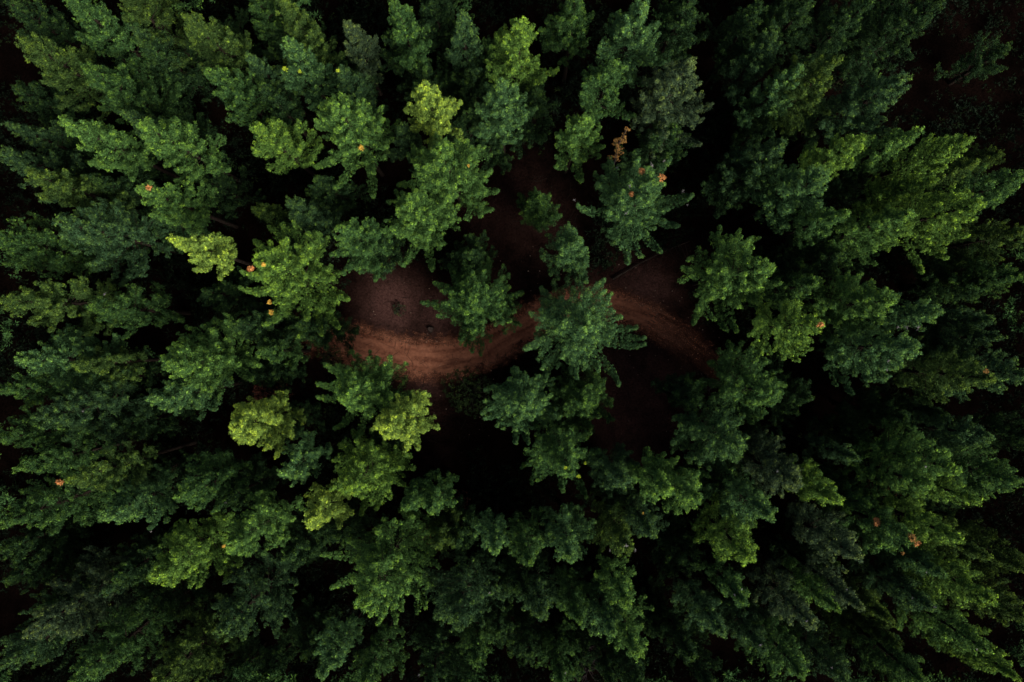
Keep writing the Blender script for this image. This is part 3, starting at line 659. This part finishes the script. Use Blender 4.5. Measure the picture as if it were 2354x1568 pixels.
# ------------------------------------------------------------ bushes, dead wood, stump
def shrub(x, y, r_px, h, color, mat, label, n, cat="bush", group=None, name="shrub"):
    c = at(x, y, h*0.7); base = np.array([c[0], c[1], 0.0]); r = r_px*(CAMZ-h)/F
    root = empty(name, base, label, cat, group)
    th = rng.uniform(0, 2*np.pi, n); u = rng.uniform(0.0, 1, n)**0.5; ph = rng.uniform(0, 1, n)
    C = np.c_[r*u*np.cos(th), r*u*np.sin(th), h*np.sqrt(np.clip(1-u*u*0.9, 0, 1))*(0.55 + 0.45*ph)]
    C += rng.normal(0, 0.08, C.shape)
    C[:, 0] *= 1 + 0.18*np.sin(3*th); C[:, 1] *= 1 + 0.2*np.cos(2*th+1)
    V, Fc, T, tp = tufts(C, norm(C*[1, 1, 0.3] + (0, 0, 0.9)), rng.uniform(0.13, 0.22, n), K=16, wid=0.24)
    f = mesh_np("foliage", V, Fc, mat, root, {"tint": T, "tip": tp}); f.color = (*color, 1)
    b = Bag()
    for i in range(14):
        a = rng.uniform(0, 2*np.pi); q = rng.uniform(0.4, 0.9)*r
        b.add(*tube([(0.05*math.cos(a), 0.05*math.sin(a), 0), (q*0.4*math.cos(a), q*0.4*math.sin(a), h*0.5), (q*math.cos(a), q*math.sin(a), h*0.8)], [0.03, 0.02, 0.008], 4))
    WV, WF = b.get(); mesh_np("stem", WV, WF, M_GREYWOOD, root)
    return root
DG = (0.028, 0.05, 0.018)
shrub(1082, 905, 62, 3.0, DG, M_NEEDLE, "dark round bush just below the track, right of the greyish soil", 420)
shrub(916, 711, 15, 0.8, (0.04, 0.055, 0.03), M_NEEDLE, "tiny dark bush alone on the brown bank above the track", 30)
shrub(755, 818, 30, 1.2, DG, M_NEEDLE, "low dark bush under the track's left end", 90)
shrub(1036, 1160, 38, 3.2, (0, 0, 0), M_RUST, "rust-coloured bush, larger one, right of the small round pine", 150, group="rust-coloured bushes")
shrub(973, 1236, 26, 3.0, (0, 0, 0), M_RUST, "smaller rust-coloured bush above the wide dark blue-green crown", 80, group="rust-coloured bushes")
shrub(612, 915, 42, 6.5, (0, 0, 0), M_RUST, "brownish rust bush behind the vivid yellow-green pine", 160, group="rust-coloured bushes")

def bare_tree(x0, y0, z0, x1, y1, z1, label, name, cat, r=0.09, nb=26, bl=1.3, mat=M_GREYWOOD, needles=None, group=None):
    """a dead stem from one point to another with forking twigs"""
    A = at(x0, y0, z0); Bp = at(x1, y1, z1); base = np.array([A[0], A[1], 0.0]) if z0 < 1 else A
    root = empty(name, base, label, cat, group)
    A = A - base; Bp = Bp - base
    ts = np.linspace(0, 1, 7); side = rng.normal(0, 0.06, (7, 3))*np.linalg.norm(Bp-A)*0.3; side[0] = 0
    pts = A + (Bp-A)*ts[:, None] + side*ts[:, None]
    b = Bag(); b.add(*tube(pts, r*(1-0.8*ts)+0.012, 6)); 
    WV, WF = b.get(); mesh_np("stem", WV, WF, mat, root, smooth=True)
    b = Bag(); C = []
    dr = norm(Bp - A)
    for i in range(nb):
        t = rng.uniform(0.2, 1.0); k = min(int(t*6), 5); p = pts[k] + (pts[k+1]-pts[k])*(t*6-k)
        d = norm(rng.normal(size=3)*(1, 1, 0.5) + dr*0.6); l = bl*rng.uniform(0.4, 1)*(1.15-0.6*t)
        m1 = p + d*l*0.5; e = m1 + norm(d + rng.normal(0, 0.35, 3))*l*0.5
        b.add(*tube([p, m1, e], [r*0.3, r*0.2, 0.006], 3))
        for q in range(3):
            f = m1 + (e-m1)*rng.random(); g2 = f + norm(d + rng.normal(0, 0.7, 3))*l*0.35
            b.add(*tube([f, (f+g2)/2, g2], [0.011, 0.009, 0.005], 3)); C.append(g2)
        C.append(e); C.append(m1)
    WV, WF = b.get(); mesh_np("branches", WV, WF, mat, root)
    if needles is not None:
        C = np.array(C); V, Fc, T, tp = tufts(C, norm(rng.normal(0, 1, C.shape) + (0, 0, 0.3)), rng.uniform(0.08, 0.15, len(C)), K=12, wid=0.22)
        mesh_np("dry_needles", V, Fc, needles, root)
    return root
bare_tree(1405, 395, 9.0, 1435, 297, 15.0, "bleached orange-brown dead pine top between the compact and the star-shaped pine", "dead_pine", "dead tree", 0.06, 28, 0.6, needles=M_BROWN)
bare_tree(1345, 1470, 0.0, 1348, 1560, 9.0, "grey leafless tree with forking twigs near the bottom edge", "bare_tree", "dead tree", 0.12, 44, 2.2)
bare_tree(1555, 868, 2.0, 1640, 885, 6.0, "grey-brown leafless branches at the right side of the red clearing", "bare_branch", "dead tree", 0.06, 34, 1.7)
bare_tree(2105, 1085, 8.0, 2010, 1125, 10.0, "dry brown brush between pines on the right", "dry_brush", "dead tree", 0.06, 46, 1.5, needles=M_RUST)
def fallen(x0, y0, x1, y1, r, label):
    A = at(x0, y0, 0.25); Bp = at(x1, y1, 0.35); base = np.array([A[0], A[1], 0.0])
    root = empty("fallen_trunk", base, label, "fallen tree")
    A -= base; Bp -= base; ts = np.linspace(0, 1, 10)
    pts = A + (Bp-A)*ts[:, None]; pts[:, 1] += 0.25*np.sin(ts*3); pts[:, 2] += 0.05*np.sin(ts*7)
    V, Fc = tube(pts, r*(1-0.65*ts), 8); mesh_np("trunk", V, Fc, M_BARK, root, smooth=True)
    b = Bag()
    for i in range(22):
        t = rng.uniform(0.1, 0.95); p = A + (Bp-A)*t; p[1] += 0.25*math.sin(t*3)
        d = norm(np.array([rng.normal(0, 0.5)+0.4, -1.0 if rng.random() < 0.75 else 0.8, rng.uniform(0, 0.3)])); l = rng.uniform(0.6, 2.2)
        b.add(*tube([p, p + d*l*0.5 + rng.normal(0, 0.06, 3), p + d*l + np.array([rng.normal(0, 0.25), 0, 0])], [r*0.22, r*0.15, 0.008], 4))
    V, Fc = b.get(); mesh_np("branches", V, Fc, M_BARK, root)
fallen(1408, 642, 1585, 556, 0.10, "thin grey fallen trunk lying on the floor above the track's right arm")
c = at(990, 757, 0); root = empty("tree_stump", (c[0], c[1], 0), "small dark cut stump on the upper rim of the track", "tree stump")
a = np.linspace(0, 2*np.pi, 14, endpoint=False); rr = 0.24*(1+0.12*np.sin(a*3))
V = np.vstack([np.c_[rr*1.25*np.cos(a), rr*1.25*np.sin(a), np.full(14, -0.1)], np.c_[rr*np.cos(a), rr*np.sin(a), np.full(14, 0.3)], np.c_[0.8*rr*np.cos(a), 0.8*rr*np.sin(a), np.full(14, 0.31)]])
i = np.arange(14); j = (i+1) % 14
mesh_np("bark", V, np.concatenate([np.stack([i, j, j+14, i+14], 1), np.stack([i+14, j+14, j+28, i+28], 1)]), M_BARK, root)
mesh_np("cut_face", V[28:]+np.array([0, 0, 0.003]), np.arange(14)[None, :], noise_mat("cut_wood", (0.03, 0.022, 0.02), (0.07, 0.05, 0.042), 20), root)

# ------------------------------------------------------------ the forest that goes on outside the picture: one mass
protos = []
for k in range(4):
    (WV, WF), (V, Fc, T, tp) = pine_geometry(2.3, 10, 18, (), dens=0.62, tuft=0.30, K=12, step=0.42, ring=1, wid=0.3)
    protos.append((V, T, tp))
AV = []; AT = []; AP = []; cnt = 0
gx, gy = np.meshgrid(np.arange(-58, 59, 4.6), np.arange(-44, 45, 4.6))
for x, y in zip(gx.ravel(), gy.ravel()):
    x += rng.uniform(-1.2, 1.2); y += rng.uniform(-1.2, 1.2)
    d = CAMZ - 12
    px = abs(x*F/d); py = abs(y*F/d)
    if px < W0/2 + 60 and py < H0/2 + 60: continue
    if x > 20 and y > 8 and x < 50 and y < 40: continue
    V, T, tp = protos[rng.integers(4)]
    a = rng.uniform(0, 6.28); s = rng.uniform(0.85, 1.1); ca, sa = math.cos(a)*s, math.sin(a)*s
    AV.append(np.c_[V[:, 0]*ca - V[:, 1]*sa + x, V[:, 0]*sa + V[:, 1]*ca + y, V[:, 2]*s]); AT.append(T); AP.append(tp); cnt += 1
V = np.concatenate(AV)
o = tag(mesh_np("surrounding_forest", V, np.arange(len(V)).reshape(-1, 3), M_NEEDLE, None, {"tint": np.concatenate(AT), "tip": np.concatenate(AP)}), "dark pine forest continuing beyond the clearing's pines", "forest", None, "stuff")
o.color = (*PAL['g'], 1)
print("outer trees", cnt, "tris", sum(len(o.data.polygons) for o in bpy.data.objects if o.type == 'MESH'))
